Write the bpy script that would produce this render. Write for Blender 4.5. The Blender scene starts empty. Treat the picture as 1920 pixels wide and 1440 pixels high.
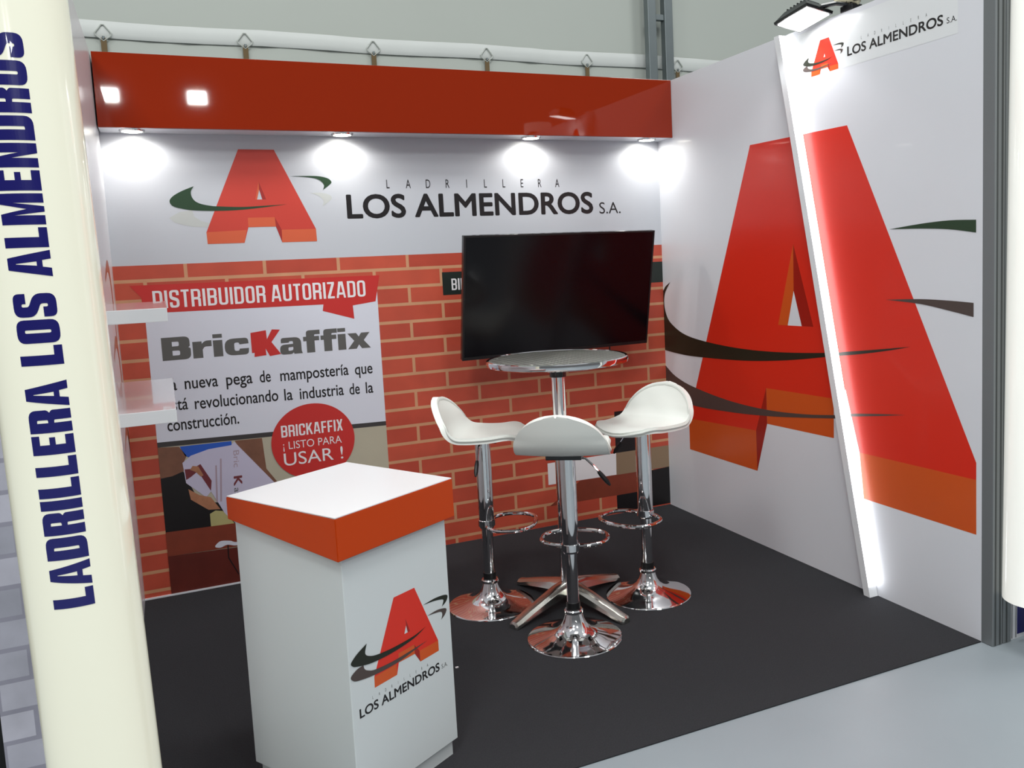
import bpy, bmesh, math, random
from mathutils import Vector, Matrix
from mathutils.geometry import tessellate_polygon

random.seed(7)
SC = bpy.context.scene
COL = SC.collection
PI = math.pi

# ------------------------------------------------------------------ camera
CAM = (0.20237, -4.45968, 1.50133)
YAW, PITCH, ROLL = 0.425087, -0.102877, -0.04648
cd = bpy.data.cameras.new('camera')
cam = bpy.data.objects.new('camera', cd)
COL.objects.link(cam)
_f = Vector((math.sin(YAW) * math.cos(PITCH), math.cos(YAW) * math.cos(PITCH), math.sin(PITCH)))
_r = Vector((math.cos(YAW), -math.sin(YAW), 0))
_u = _r.cross(_f)
_r2 = math.cos(ROLL) * _r + math.sin(ROLL) * _u
_u2 = -math.sin(ROLL) * _r + math.cos(ROLL) * _u
mw = Matrix((_r2, _u2, -_f)).transposed().to_4x4()
mw.translation = CAM
cam.matrix_world = mw
cd.sensor_width = 36.0
cd.lens = 1630.02 / 1920 * 36
cd.shift_x = -(1053.405 - 960) / 1920
cd.shift_y = (658.52 - 720) / 1920
cd.clip_end = 200
SC.camera = cam

# ------------------------------------------------------------------ world, hall light, exposure
SC.view_settings.view_transform = 'Standard'
SC.view_settings.look = 'None'
SC.view_settings.gamma = 1.0
SC.view_settings.use_curve_mapping = False
SC.view_settings.exposure = 0.0
world = bpy.data.worlds.new('hall_air')
SC.world = world
world.use_nodes = True
bg = world.node_tree.nodes['Background']
wn = world.node_tree
wtc = wn.nodes.new('ShaderNodeTexCoord')
wsp = wn.nodes.new('ShaderNodeSeparateXYZ')
wcr = wn.nodes.new('ShaderNodeValToRGB')
wcr.color_ramp.elements[0].position = 0.25
wcr.color_ramp.elements[0].color = (0.13, 0.135, 0.14, 1)      # crowded hall at eye level
wcr.color_ramp.elements[1].position = 0.75
wcr.color_ramp.elements[1].color = (0.50, 0.52, 0.54, 1)       # pale roof overhead
wn.links.new(wtc.outputs['Generated'], wsp.inputs[0])
wn.links.new(wsp.outputs['Z'], wcr.inputs[0])
wn.links.new(wcr.outputs[0], bg.inputs[0])
bg.inputs[1].default_value = 1.0


def area_light(name, loc, target, size, power, color=(1, 1, 1), size_y=None):
    d = bpy.data.lights.new(name, 'AREA')
    d.energy = power
    d.color = color
    d.size = size
    if size_y:
        d.shape = 'RECTANGLE'
        d.size_y = size_y
    o = bpy.data.objects.new(name, d)
    COL.objects.link(o)
    o.location = loc
    o.rotation_euler = (Vector(target) - Vector(loc)).to_track_quat('-Z', 'Y').to_euler()
    return o


# high-bay lamps of the exhibition hall, plus one added fill light
for x, y, w_ in [(-2.5, -3.0, 95), (1.6, -3.2, 95), (5.5, -3.0, 95), (-2.5, -8.5, 110), (2.2, -8.5, 110), (-1.2, -5.4, 120)]:  # last entry is a fill light added to brighten the right wall
    area_light('hall_or_fill_light', (x, y, 6.2), (x, y * 0.75, 0), 1.3, w_, (0.97, 1.0, 0.98))
for x, s in [(-0.58, 0.36), (1.38, 0.42)]:
    area_light('hall_or_fill_light', (x, -19.9, 6.0), (x * 0.3 + 0.6, 0, 1.5), s, 40, (0.97, 1.0, 0.98), 0.3)

# ------------------------------------------------------------------ materials


def lin(c):
    return tuple(((v / 255) / 12.92 if v / 255 <= 0.04045 else ((v / 255 + 0.055) / 1.055) ** 2.4) for v in c)


def mat(name, rgb, rough=0.5, metal=0.0, coat=0.0, emit=None, estr=0.0, noise=0.0, nscale=40, bump=0.0, spec=0.5):
    m = bpy.data.materials.new(name)
    m.use_nodes = True
    nt = m.node_tree
    b = nt.nodes['Principled BSDF']
    c = lin(rgb)
    b.inputs['Base Color'].default_value = (*c, 1)
    b.inputs['Roughness'].default_value = rough
    b.inputs['Metallic'].default_value = metal
    b.inputs['Coat Weight'].default_value = coat
    b.inputs['Coat Roughness'].default_value = 0.03
    b.inputs['Specular IOR Level'].default_value = spec
    if emit:
        b.inputs['Emission Color'].default_value = (*lin(emit), 1)
        b.inputs['Emission Strength'].default_value = estr
    if noise or bump:
        tc = nt.nodes.new('ShaderNodeTexCoord')
        nz = nt.nodes.new('ShaderNodeTexNoise')
        nz.inputs['Scale'].default_value = nscale
        nz.inputs['Detail'].default_value = 4
        nt.links.new(tc.outputs['Object'], nz.inputs['Vector'])
        if noise:
            mx = nt.nodes.new('ShaderNodeMix')
            mx.data_type = 'RGBA'
            mx.inputs[6].default_value = (*[v * (1 - noise) for v in c], 1)
            mx.inputs[7].default_value = (*[min(1, v * (1 + noise)) for v in c], 1)
            nt.links.new(nz.outputs['Fac'], mx.inputs[0])
            nt.links.new(mx.outputs[2], b.inputs['Base Color'])
        if bump:
            bp = nt.nodes.new('ShaderNodeBump')
            bp.inputs['Strength'].default_value = bump
            bp.inputs['Distance'].default_value = 0.004
            nt.links.new(nz.outputs['Fac'], bp.inputs['Height'])
            nt.links.new(bp.outputs[0], b.inputs['Normal'])
    return m


M = {}
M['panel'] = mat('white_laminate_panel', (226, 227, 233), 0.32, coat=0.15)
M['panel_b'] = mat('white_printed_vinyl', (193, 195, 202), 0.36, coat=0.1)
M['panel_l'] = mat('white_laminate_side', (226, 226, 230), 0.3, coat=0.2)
M['orange'] = mat('orange_gloss_laminate', (140, 37, 5), 0.03, coat=0.0)
M['orange_s'] = mat('orange_laminate', (196, 66, 14), 0.3, spec=0.2)
M['white_gloss'] = mat('white_gloss_laminate', (236, 237, 240), 0.12, coat=0.6)
M['white_top'] = mat('white_table_laminate', (238, 240, 242), 0.25)
M['ped_white'] = mat('white_counter_laminate', (214, 219, 220), 0.3, coat=0.15)
M['carpet'] = mat('charcoal_carpet', (50, 50, 53), 0.95, noise=0.35, nscale=220, bump=0.7, spec=0.15)
M['floor'] = mat('grey_painted_floor', (144, 152, 158), 0.42, noise=0.06, nscale=3)
M['tarp'] = mat('grey_tarpaulin', (188, 193, 186), 0.6, noise=0.04, nscale=1.4)
M['hem'] = mat('white_tarpaulin_hem', (216, 219, 216), 0.5, noise=0.05, nscale=5, bump=0.2)
M['steel'] = mat('galvanised_steel', (128, 136, 138), 0.45, metal=0.6, noise=0.08, nscale=12)
M['alu'] = mat('anodised_aluminium', (124, 128, 130), 0.4, metal=0.3)
M['alu_dark'] = mat('dark_channel', (70, 73, 73), 0.5, metal=0.2)
M['chrome'] = mat('chrome', (225, 225, 226), 0.06, metal=1.0)
M['castalu'] = mat('polished_cast_aluminium', (205, 204, 196), 0.2, metal=1.0, bump=0.05, nscale=30)
M['black'] = mat('black_plastic', (16, 16, 17), 0.4)
M['blackmetal'] = mat('black_enamel', (24, 24, 25), 0.25, coat=0.3)
M['screen'] = mat('dark_tv_glass', (9, 6, 9), 0.16, spec=0.3)
M['leather'] = mat('white_leatherette', (243, 245, 239), 0.38, bump=0.06, nscale=160)
M['piping'] = mat('white_piping', (212, 214, 208), 0.45)
M['column'] = mat('ivory_lit_acrylic', (232, 231, 214), 0.14, coat=0.5, emit=(255, 252, 224), estr=0.25)
M['column_w'] = mat('white_lit_acrylic', (236, 237, 232), 0.14, coat=0.5, emit=(255, 255, 246), estr=0.42)
M['navy'] = mat('navy_vinyl', (22, 20, 104), 0.25, coat=0.3)
M['navy_flat'] = mat('navy_banner', (20, 20, 100), 0.5)
M['led'] = mat('led_diffuser', (255, 255, 255), 0.5, emit=(250, 252, 255), estr=5.0)
M['lens'] = mat('downlight_lens', (255, 255, 250), 0.4, emit=(255, 253, 240), estr=20.0)
M['floodlens'] = mat('floodlight_lens', (255, 255, 255), 0.4, emit=(255, 255, 255), estr=12.0)
M['tape'] = mat('beige_adhesive_tape', (196, 188, 160), 0.6)
M['strap'] = mat('brown_webbing', (112, 92, 62), 0.8)
M['clip'] = mat('clear_clip', (186, 190, 184), 0.3)
# printed vinyl
M['ink_black'] = mat('black_print', (26, 22, 24), 0.35)
M['ink_grey'] = mat('grey_print', (92, 90, 88), 0.4)
M['ink_greyline'] = mat('charcoal_print', (62, 58, 58), 0.4)
M['ink_red_b'] = mat('brick_red_logo_print', (196, 62, 50), 0.4)
M['ink_red_b_side'] = mat('orange_red_logo_print', (206, 92, 58), 0.4)
M['ink_red_b_dark'] = mat('dark_red_logo_print', (160, 40, 36), 0.4)
M['ink_red'] = mat('red_logo_print', (222, 44, 24), 0.33, coat=0.1)
M['ink_red_dark'] = mat('dark_red_logo_shade_print', (160, 28, 14), 0.33, coat=0.1)
M['ink_orange'] = mat('orange_logo_print', (212, 86, 28), 0.33, coat=0.1)
M['ink_green'] = mat('dark_green_print', (34, 62, 38), 0.4)
M['ink_greendark'] = mat('black_green_print', (30, 34, 22), 0.4)
M['ink_brown'] = mat('grey_brown_print', (78, 66, 62), 0.4)
M['ink_shadow'] = mat('pale_grey_print', (188, 190, 188), 0.4)
M['ink_banner'] = mat('banner_red_print', (196, 46, 42), 0.4)
M['ink_poster'] = mat('poster_grey_print', (216, 217, 228), 0.4)
M['ink_white'] = mat('white_print', (232, 228, 230), 0.4)
M['ink_signgreen'] = mat('dark_green_sign_print', (32, 40, 36), 0.4)
M['ink_tan'] = mat('tan_print', (140, 116, 92), 0.4)
M['ink_blackp'] = mat('photo_black_print', (22, 18, 20), 0.4)
M['ink_beige'] = mat('photo_beige_print', (182, 174, 154), 0.4, noise=0.08, nscale=6)
M['ink_skin'] = mat('photo_skin_print', (122, 82, 64), 0.4, noise=0.3, nscale=18)
M['ink_skin2'] = mat('photo_finger_print', (170, 116, 86), 0.4, noise=0.35, nscale=30)
M['ink_blue'] = mat('photo_blue_print', (42, 88, 186), 0.4)
M['ink_bag'] = mat('photo_bag_print', (196, 190, 212), 0.4, noise=0.06, nscale=9)
M['ink_maroon'] = mat('photo_maroon_print', (112, 46, 52), 0.4)
M['ink_clay'] = mat('photo_clay_print', (128, 56, 38), 0.4, noise=0.2, nscale=12)
M['ink_clay2'] = mat('photo_dark_clay_print', (96, 36, 28), 0.4, noise=0.3, nscale=10)
M['ink_mortar'] = mat('photo_mortar_print', (182, 172, 118), 0.4, noise=0.1, nscale=20)
M['ink_smear'] = mat('photo_faint_print', (170, 148, 160), 0.4)
M['ink_curve'] = mat('terracotta_print', (176, 92, 60), 0.4)


def brick_material(name, c1, c2, cm, bw, rh, ms, ox, oz, axis='X', noise=0.25, bias=0.0):
    m = bpy.data.materials.new(name)
    m.use_nodes = True
    nt = m.node_tree
    b = nt.nodes['Principled BSDF']
    b.inputs['Roughness'].default_value = 0.4
    tc = nt.nodes.new('ShaderNodeTexCoord')
    sp = nt.nodes.new('ShaderNodeSeparateXYZ')
    cb = nt.nodes.new('ShaderNodeCombineXYZ')
    ad = nt.nodes.new('ShaderNodeVectorMath')
    ad.inputs[1].default_value = (ox, oz, 0)
    bt = nt.nodes.new('ShaderNodeTexBrick')
    bt.offset = 0.5
    bt.offset_frequency = 2
    bt.inputs['Color1'].default_value = (*lin(c1), 1)
    bt.inputs['Color2'].default_value = (*lin(c2), 1)
    bt.inputs['Mortar'].default_value = (*lin(cm), 1)
    bt.inputs['Scale'].default_value = 1
    bt.inputs['Mortar Size'].default_value = ms
    bt.inputs['Mortar Smooth'].default_value = 0.15
    bt.inputs['Bias'].default_value = bias
    bt.inputs['Brick Width'].default_value = bw
    bt.inputs['Row Height'].default_value = rh
    nt.links.new(tc.outputs['Object'], sp.inputs[0])
    nt.links.new(sp.outputs[axis], cb.inputs['X'])
    nt.links.new(sp.outputs['Z'], cb.inputs['Y'])
    nt.links.new(cb.outputs[0], ad.inputs[0])
    nt.links.new(ad.outputs[0], bt.inputs['Vector'])
    nz = nt.nodes.new('ShaderNodeTexNoise')
    nz.inputs['Scale'].default_value = 7
    nz.inputs['Detail'].default_value = 6
    nt.links.new(tc.outputs['Object'], nz.inputs['Vector'])
    mr = nt.nodes.new('ShaderNodeMapRange')
    mr.inputs['To Min'].default_value = 1 - noise
    mr.inputs['To Max'].default_value = 1 + noise
    nt.links.new(nz.outputs['Fac'], mr.inputs['Value'])
    mul = nt.nodes.new('ShaderNodeVectorMath')
    mul.operation = 'SCALE'
    nt.links.new(bt.outputs['Color'], mul.inputs[0])
    nt.links.new(mr.outputs[0], mul.inputs['Scale'])
    nt.links.new(mul.outputs[0], b.inputs['Base Color'])
    return m


M['brick'] = brick_material('printed_brick_mural', (194, 82, 60), (180, 70, 52), (200, 146, 110), 0.3535, 0.0916, 0.0085, 0.3535 * 4 - 0.128, 0.0916 * 4 - 0.035 , noise=0.22)
M['stone'] = brick_material('printed_white_stone', (202, 200, 212), (168, 168, 180), (156, 154, 168), 0.17, 0.088, 0.007, 1.07, 0.02, noise=0.35)

# table top: engine-turned swirls
m = bpy.data.materials.new('engine_turned_aluminium')
m.use_nodes = True
nt = m.node_tree
b = nt.nodes['Principled BSDF']
b.inputs['Base Color'].default_value = (*lin((196, 200, 194)), 1)
b.inputs['Metallic'].default_value = 1
b.inputs['Roughness'].default_value = 0.28
tc = nt.nodes.new('ShaderNodeTexCoord')
sc_ = nt.nodes.new('ShaderNodeVectorMath'); sc_.operation = 'SCALE'; sc_.inputs['Scale'].default_value = 34
fr = nt.nodes.new('ShaderNodeVectorMath'); fr.operation = 'FRACTION'
sb = nt.nodes.new('ShaderNodeVectorMath'); sb.operation = 'SUBTRACT'; sb.inputs[1].default_value = (0.5, 0.5, 0)
ml = nt.nodes.new('ShaderNodeVectorMath'); ml.operation = 'MULTIPLY'; ml.inputs[1].default_value = (1, 1, 0)
ln = nt.nodes.new('ShaderNodeVectorMath'); ln.operation = 'LENGTH'
mm = nt.nodes.new('ShaderNodeMath'); mm.operation = 'MULTIPLY'; mm.inputs[1].default_value = 9
sn = nt.nodes.new('ShaderNodeMath'); sn.operation = 'SINE'
bp = nt.nodes.new('ShaderNodeBump'); bp.inputs['Strength'].default_value = 0.7; bp.inputs['Distance'].default_value = 0.003
nt.links.new(tc.outputs['Object'], sc_.inputs[0])
nt.links.new(sc_.outputs[0], fr.inputs[0])
nt.links.new(fr.outputs[0], sb.inputs[0])
nt.links.new(sb.outputs[0], ml.inputs[0])
nt.links.new(ml.outputs[0], ln.inputs[0])
nt.links.new(ln.outputs['Value'], mm.inputs[0])
nt.links.new(mm.outputs[0], sn.inputs[0])
nt.links.new(sn.outputs[0], bp.inputs['Height'])
nt.links.new(bp.outputs[0], b.inputs['Normal'])
mr = nt.nodes.new('ShaderNodeMapRange')
mr.inputs['From Min'].default_value = 0.1; mr.inputs['From Max'].default_value = 0.6
mr.inputs['To Min'].default_value = 1.0; mr.inputs['To Max'].default_value = 0.35
sw = nt.nodes.new('ShaderNodeVectorMath'); sw.operation = 'SCALE'
sw.inputs[0].default_value = lin((214, 218, 211))
nt.links.new(ln.outputs['Value'], mr.inputs['Value'])
nt.links.new(mr.outputs[0], sw.inputs['Scale'])
nt.links.new(sw.outputs[0], b.inputs['Base Color'])
M['swirl'] = m

# ------------------------------------------------------------------ object helpers


def obj(name, bm, m, parent=None, smooth=False, loc=None, rot=None):
    me = bpy.data.meshes.new(name)
    bmesh.ops.recalc_face_normals(bm, faces=bm.faces) if not bm.faces.layers.int.get('keep') else None
    bm.to_mesh(me)
    bm.free()
    if isinstance(m, (list, tuple)):
        for k in m:
            me.materials.append(k)
    else:
        me.materials.append(m)
    if smooth:
        me.polygons.foreach_set('use_smooth', [True] * len(me.polygons))
        me.set_sharp_from_angle(angle=math.radians(35))
    o = bpy.data.objects.new(name, me)
    COL.objects.link(o)
    if parent:
        o.parent = parent
    if loc is not None:
        o.location = loc
    if rot is not None:
        o.rotation_euler = rot
    return o


def empty(name, loc, rotz=0.0):
    o = bpy.data.objects.new(name, None)
    o.empty_display_size = 0.1
    COL.objects.link(o)
    o.location = loc
    o.rotation_euler = (0, 0, rotz)
    return o


def tag(o, label=None, cat=None, group=None, kind=None):
    if label: o['label'] = label
    if cat: o['category'] = cat
    if group: o['group'] = group
    if kind: o['kind'] = kind
    return o


def dup(root, loc, rotz, label, group=None):
    r = root.copy(); COL.objects.link(r)
    r.location = loc; r.rotation_euler = (0, 0, rotz)
    r['label'] = label
    if group: r['group'] = group
    for ch in list(root.children):
        c = ch.copy(); COL.objects.link(c); c.parent = r
        for g in list(ch.children):
            d = g.copy(); COL.objects.link(d); d.parent = c
    return r


def add_box(bm, x0, x1, y0, y1, z0, z1, bevel=0.0, seg=2, mi=0):
    vs = [bm.verts.new(p) for p in [(x0, y0, z0), (x1, y0, z0), (x1, y1, z0), (x0, y1, z0), (x0, y0, z1), (x1, y0, z1), (x1, y1, z1), (x0, y1, z1)]]
    fs = [bm.faces.new([vs[i] for i in q]) for q in [(0, 3, 2, 1), (4, 5, 6, 7), (0, 1, 5, 4), (1, 2, 6, 5), (2, 3, 7, 6), (3, 0, 4, 7)]]
    for f in fs: f.material_index = mi
    if bevel:
        es = set(e for f in fs for e in f.edges)
        r = bmesh.ops.bevel(bm, geom=list(es), offset=bevel, segments=seg, affect='EDGES', profile=0.5)
        for f in r['faces']: f.material_index = mi
    return vs


def box(x0, x1, y0, y1, z0, z1, bevel=0.0):
    bm = bmesh.new()
    add_box(bm, x0, x1, y0, y1, z0, z1, bevel)
    return bm


def add_lathe(bm, prof, n=48, center=(0, 0, 0)):
    rings = []
    for r, z in prof:
        if r < 1e-6:
            rings.append([bm.verts.new((center[0], center[1], center[2] + z))])
        else:
            rings.append([bm.verts.new((center[0] + r * math.cos(2 * PI * i / n), center[1] + r * math.sin(2 * PI * i / n), center[2] + z)) for i in range(n)])
    for a, b_ in zip(rings, rings[1:]):
        for i in range(n):
            j = (i + 1) % n
            if len(a) == 1 and len(b_) == 1: continue
            if len(a) == 1: bm.faces.new((a[0], b_[i], b_[j]))
            elif len(b_) == 1: bm.faces.new((a[i], a[j], b_[0]))
            else: bm.faces.new((a[i], a[j], b_[j], b_[i]))
    return bm


def lathe(prof, n=48, center=(0, 0, 0)):
    return add_lathe(bmesh.new(), prof, n, center)


def add_tube(bm, pts, r, n=12, closed=False, caps=True):
    P = [Vector(p) for p in pts]
    N = len(P)
    R = r if isinstance(r, (list, tuple)) else [r] * N
    rings = []
    up = None
    for i, p in enumerate(P):
        if closed: t = P[(i + 1) % N] - P[i - 1]
        else: t = P[min(i + 1, N - 1)] - P[max(i - 1, 0)]
        t.normalize()
        if up is None:
            up = Vector((0, 0, 1)) if abs(t.z) < 0.9 else Vector((1, 0, 0))
        s = t.cross(up).normalized()
        up = s.cross(t).normalized()
        rings.append([bm.verts.new(p + R[i] * (math.cos(2 * PI * k / n) * s + math.sin(2 * PI * k / n) * up)) for k in range(n)])
    prs = list(zip(rings, rings[1:]))
    if closed: prs.append((rings[-1], rings[0]))
    for a, b_ in prs:
        for k in range(n):
            bm.faces.new((a[k], a[(k + 1) % n], b_[(k + 1) % n], b_[k]))
    if caps and not closed:
        bm.faces.new(rings[0][::-1]); bm.faces.new(rings[-1])
    return bm


def tube(pts, r, n=12, closed=False):
    return add_tube(bmesh.new(), pts, r, n, closed)


# ------------------------------------------------------------------ printed surfaces


class Print:
    """flat shapes lying on a plane: p = o + u*U + v*V + n*(base + layer*step)"""

    def __init__(s, o, U, V, N, step=0.0004, fn=None):
        s.o, s.U, s.V, s.N, s.step = Vector(o), Vector(U), Vector(V), Vector(N).normalized(), step
        s.parts = []
        s.fn = fn

    def at(s, u, v, l):
        return s.o + s.U * u + s.V * v + s.N * (s.step * l)

    def poly(s, pts, m, layer=1, holes=()):
        loops = [list(pts)] + [list(h) for h in holes]
        flat = [p for l in loops for p in l]
        tris = tessellate_polygon([[Vector((p[0], p[1], 0)) for p in l] for l in loops])
        s.parts.append((flat, [tuple(t) for t in tris], m, layer))

    def mesh2d(s, vf, m, layer):
        s.parts.append((vf[0], vf[1], m, layer))

    def build(s, name, parent=None):
        verts, faces, mis, mats = [], [], [], []
        nrm = s.N
        for pv, pf, m, l in s.parts:
            if m not in mats: mats.append(m)
            k = len(verts)
            verts += [s.at(p[0], p[1], l + (p[2] if len(p) > 2 else 0)) for p in pv]
            for f in pf:
                a, b_, c = [verts[k + f[i]] for i in (0, 1, 2)]
                g = [k + i for i in f]
                if (b_ - a).cross(c - a).dot(nrm) < 0: g.reverse()
                faces.append(g); mis.append(mats.index(m))
        me = bpy.data.meshes.new(name)
        me.from_pydata(verts, [], faces)
        for m in mats: me.materials.append(m)
        me.polygons.foreach_set('material_index', mis)
        me.update()
        o = bpy.data.objects.new(name, me)
        COL.objects.link(o)
        if parent: o.parent = parent
        return o


def circle_pts(cx, cz, rx, rz, n=64, a0=0, a1=2 * PI):
    return [(cx + rx * math.cos(a0 + (a1 - a0) * i / n), cz + rz * math.sin(a0 + (a1 - a0) * i / n)) for i in range(n)]


def spline(pts, n=6):
    """Catmull-Rom through the points"""
    out = []
    P = [pts[0]] + list(pts) + [pts[-1]]
    for i in range(1, len(P) - 2):
        p0, p1, p2, p3 = P[i - 1], P[i], P[i + 1], P[i + 2]
        for k in range(n):
            t = k / n
            out.append(tuple(0.5 * ((2 * p1[j]) + (-p0[j] + p2[j]) * t + (2 * p0[j] - 5 * p1[j] + 4 * p2[j] - p3[j]) * t * t + (-p0[j] + 3 * p1[j] - 3 * p2[j] + p3[j]) * t ** 3) for j in (0, 1)))
    out.append(tuple(pts[-1]))
    return out


_cache = {}


def glyphs(text, off=0.0, spacing=1.0):
    """outlines of a humanist sans (Blender's built-in face) as a flat mesh in font units"""
    key = (text, off, spacing)
    if key in _cache: return _cache[key]
    c = bpy.data.curves.new('lettering', 'FONT')
    c.body = text
    c.offset = off
    c.space_character = spacing
    c.fill_mode = 'FRONT'
    c.dimensions = '2D'
    c.resolution_u = 5
    o = bpy.data.objects.new('lettering', c)
    COL.objects.link(o)
    dg = bpy.context.evaluated_depsgraph_get()
    me = bpy.data.meshes.new_from_object(o.evaluated_get(dg))
    v = [(p.co.x, p.co.y) for p in me.vertices]
    f = [tuple(p.vertices) for p in me.polygons]
    bpy.data.objects.remove(o)
    bpy.data.curves.remove(c)
    bpy.data.meshes.remove(me)
    _cache[key] = (v, f)
    return _cache[key]


def bold(v, f, d):
    """heavier strokes: the same flat glyphs laid over themselves with small shifts"""
    V, F = [], []
    n = len(v)
    for k in range(13):
        if k == 0: dx = dy = 0
        else:
            a = 2 * PI * k / 12
            dx, dy = d * math.cos(a), d * math.sin(a)
        V += [(p[0] + dx, p[1] + dy, k * 0.03) for p in v]
        F += [tuple(i + k * n for i in t) for t in f]
    return V, F


def text_box(text, u0, u1, v0, v1, off=0.0, spacing=1.0, ref=None):
    """text stretched so its ink spans u0..u1 and the height of ref (default H) spans v0..v1"""
    v, f = glyphs(text, 0, spacing)
    rv = glyphs(ref or 'H')[0]
    if off > 0.008:
        v, f = bold(v, f, off)
        rv = bold(rv, [], off)[0]
    elif off:
        v, f = glyphs(text, off, spacing)
    y0, y1 = min(p[1] for p in rv), max(p[1] for p in rv)
    x0, x1 = min(p[0] for p in v), max(p[0] for p in v)
    return [(u0 + (p[0] - x0) / (x1 - x0) * (u1 - u0), v0 + (p[1] - y0) / (y1 - y0) * (v1 - v0), p[2] if len(p) > 2 else 0) for p in v], f


def rounded(pts, n=5):
    out = []
    N = len(pts)
    for i, p in enumerate(pts):
        r = p[2] if len(p) > 2 else 0
        c = Vector(p[:2])
        if r <= 0:
            out.append((c.x, c.y)); continue
        a = Vector(pts[i - 1][:2]) - c
        b_ = Vector(pts[(i + 1) % N][:2]) - c
        r1 = min(r, a.length * 0.5, b_.length * 0.5) if True else r
        pa = c + a.normalized() * r1
        pb = c + b_.normalized() * r1
        for k in range(n + 1):
            t = k / n
            q = pa * (1 - t) ** 2 + c * 2 * t * (1 - t) + pb * t * t
            out.append((q.x, q.y))
    return out


def block_letter(ch, w=0.5, s=0.18, t=0.15):
    """condensed block capitals: (outer, holes, width)"""
    R, r = 0.2, 0.09
    if ch == 'O': return [(0, 0, R), (w, 0, R), (w, 1, R), (0, 1, R)], [[(s, t, r), (w - s, t, r), (w - s, 1 - t, r), (s, 1 - t, r)]], w
    if ch == 'D': return [(0, 0), (w, 0, R), (w, 1, R), (0, 1)], [[(s, t), (w - s, t, r), (w - s, 1 - t, r), (s, 1 - t)]], w
    if ch == 'U': return [(0, 1), (0, 0, R), (w, 0, R), (w, 1), (w - s, 1), (w - s, t, r), (s, t, r), (s, 1)], [], w
    if ch == 'R': return [(0, 0), (s, 0), (s, .4), (w - s, .4, .06), (w - s, 0), (w, 0), (w, .44, .08), (w - .06, .49), (w, .55, .08), (w, 1, R), (0, 1)], [[(s, .54), (w - s, .54, .05), (w - s, 1 - t, .07), (s, 1 - t)]], w
    if ch == 'B': return [(0, 0), (w, 0, R), (w, .46, .08), (w - .05, .51), (w, .56, .08), (w, 1, R), (0, 1)], [[(s, t), (w - s, t, .06), (w - s, .44, .06), (s, .44)], [(s, .58), (w - s, .58, .06), (w - s, 1 - t, .06), (s, 1 - t)]], w
    if ch == 'S': return [(0, .31), (0, 0, R), (w, 0, R), (w, .5, .16), (s, .64, .05), (s, 1 - t, r), (w - s, 1 - t, r), (w - s, .7), (w, .7), (w, 1, R), (0, 1, R), (0, .5, .16), (w - s, .36, .05), (w - s, t, r), (s, t, r), (s, .31)], [], w
    if ch == 'C': return [(w, .35), (w, 0, R), (0, 0, R), (0, 1, R), (w, 1, R), (w, .65), (w - s, .65), (w - s, 1 - t, r), (s, 1 - t, r), (s, t, r), (w - s, t, r), (w - s, .35)], [], w
    e = w * 0.84
    if ch == 'L': return [(0, 0), (e, 0), (e, t), (s, t), (s, 1), (0, 1)], [], e
    if ch == 'I': return [(0, 0), (s, 0), (s, 1), (0, 1)], [], s
    if ch == 'E': return [(0, 0), (e, 0), (e, t), (s, t), (s, .43), (e - .04, .43), (e - .04, .57), (s, .57), (s, 1 - t), (e, 1 - t), (e, 1), (0, 1)], [], e
    if ch == 'F': return [(0, 0), (s, 0), (s, .41), (e - .04, .41), (e - .04, .55), (s, .55), (s, 1 - t), (e, 1 - t), (e, 1), (0, 1)], [], e
    if ch == 'T': return [(e / 2 - s / 2, 0), (e / 2 + s / 2, 0), (e / 2 + s / 2, 1 - t), (e, 1 - t), (e, 1), (0, 1), (0, 1 - t), (e / 2 - s / 2, 1 - t)], [], e
    if ch == 'Z': return [(0, 0), (e, 0), (e, t), (s + .02, t), (e, 1 - t), (e, 1), (0, 1), (0, 1 - t), (e - s - .02, 1 - t), (0, t)], [], e
    if ch == 'N': return [(0, 0), (s * .9, 0), (s * .9, .58), (w - s * .95, 0), (w, 0), (w, 1), (w - s * .9, 1), (w - s * .9, .42), (s * .95, 1), (0, 1)], [], w
    if ch == 'M':
        q = w * 1.3; k = s * .9
        return [(0, 0), (k, 0), (k, .68), (q / 2 - .06, 0), (q / 2 + .06, 0), (q - k, .68), (q - k, 0), (q, 0), (q, 1), (q - .23, 1), (q / 2, .4), (.23, 1), (0, 1)], [], q
    if ch == 'A':
        q = w * 1.12; s = s * 0.84
        return [(0, 0), (s, 0), (s + .03, .2), (q - s - .03, .2), (q - s, 0), (q, 0), (q / 2 + .13, 1), (q / 2 - .13, 1)], [[(s + .055, .33), (q - s - .055, .33), (q / 2 + .006, .8), (q / 2 - .006, .8)]], q
    if ch == 'K': return [(0, 0), (s, 0), (s, .36), (s + .06, .46), (w - s + .02, 0), (w + .03, 0), (w * .64, .6), (w + .01, 1), (w - s, 1), (s, .62), (s, 1), (0, 1)], [], w
    if ch == 'X': return [(0, 0), (s, 0), (w / 2, .33), (w - s, 0), (w, 0), (w / 2 + .1, .5), (w, 1), (w - s, 1), (w / 2, .67), (s, 1), (0, 1), (w / 2 - .1, .5)], [], w
    return None


def block_text(text, u0, u1, v0, v1, w=0.5, s=0.18, t=0.15, gap=0.09, space=0.26):
    verts, faces = [], []
    x = 0
    for ch in text:
        if ch == ' ':
            x += space; continue
        o, hs, adv = block_letter(ch, w, s, t)
        loops = [rounded(o)] + [rounded(h) for h in hs]
        k = len(verts)
        for l in loops: verts += [(p[0] + x, p[1]) for p in l]
        for tr in tessellate_polygon([[Vector((p[0], p[1], 0)) for p in l] for l in loops]):
            faces.append(tuple(k + i for i in tr))
        x += adv + gap
    x -= gap
    return [(u0 + p[0] / x * (u1 - u0), v0 + p[1] * (v1 - v0)) for p in verts], faces


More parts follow.
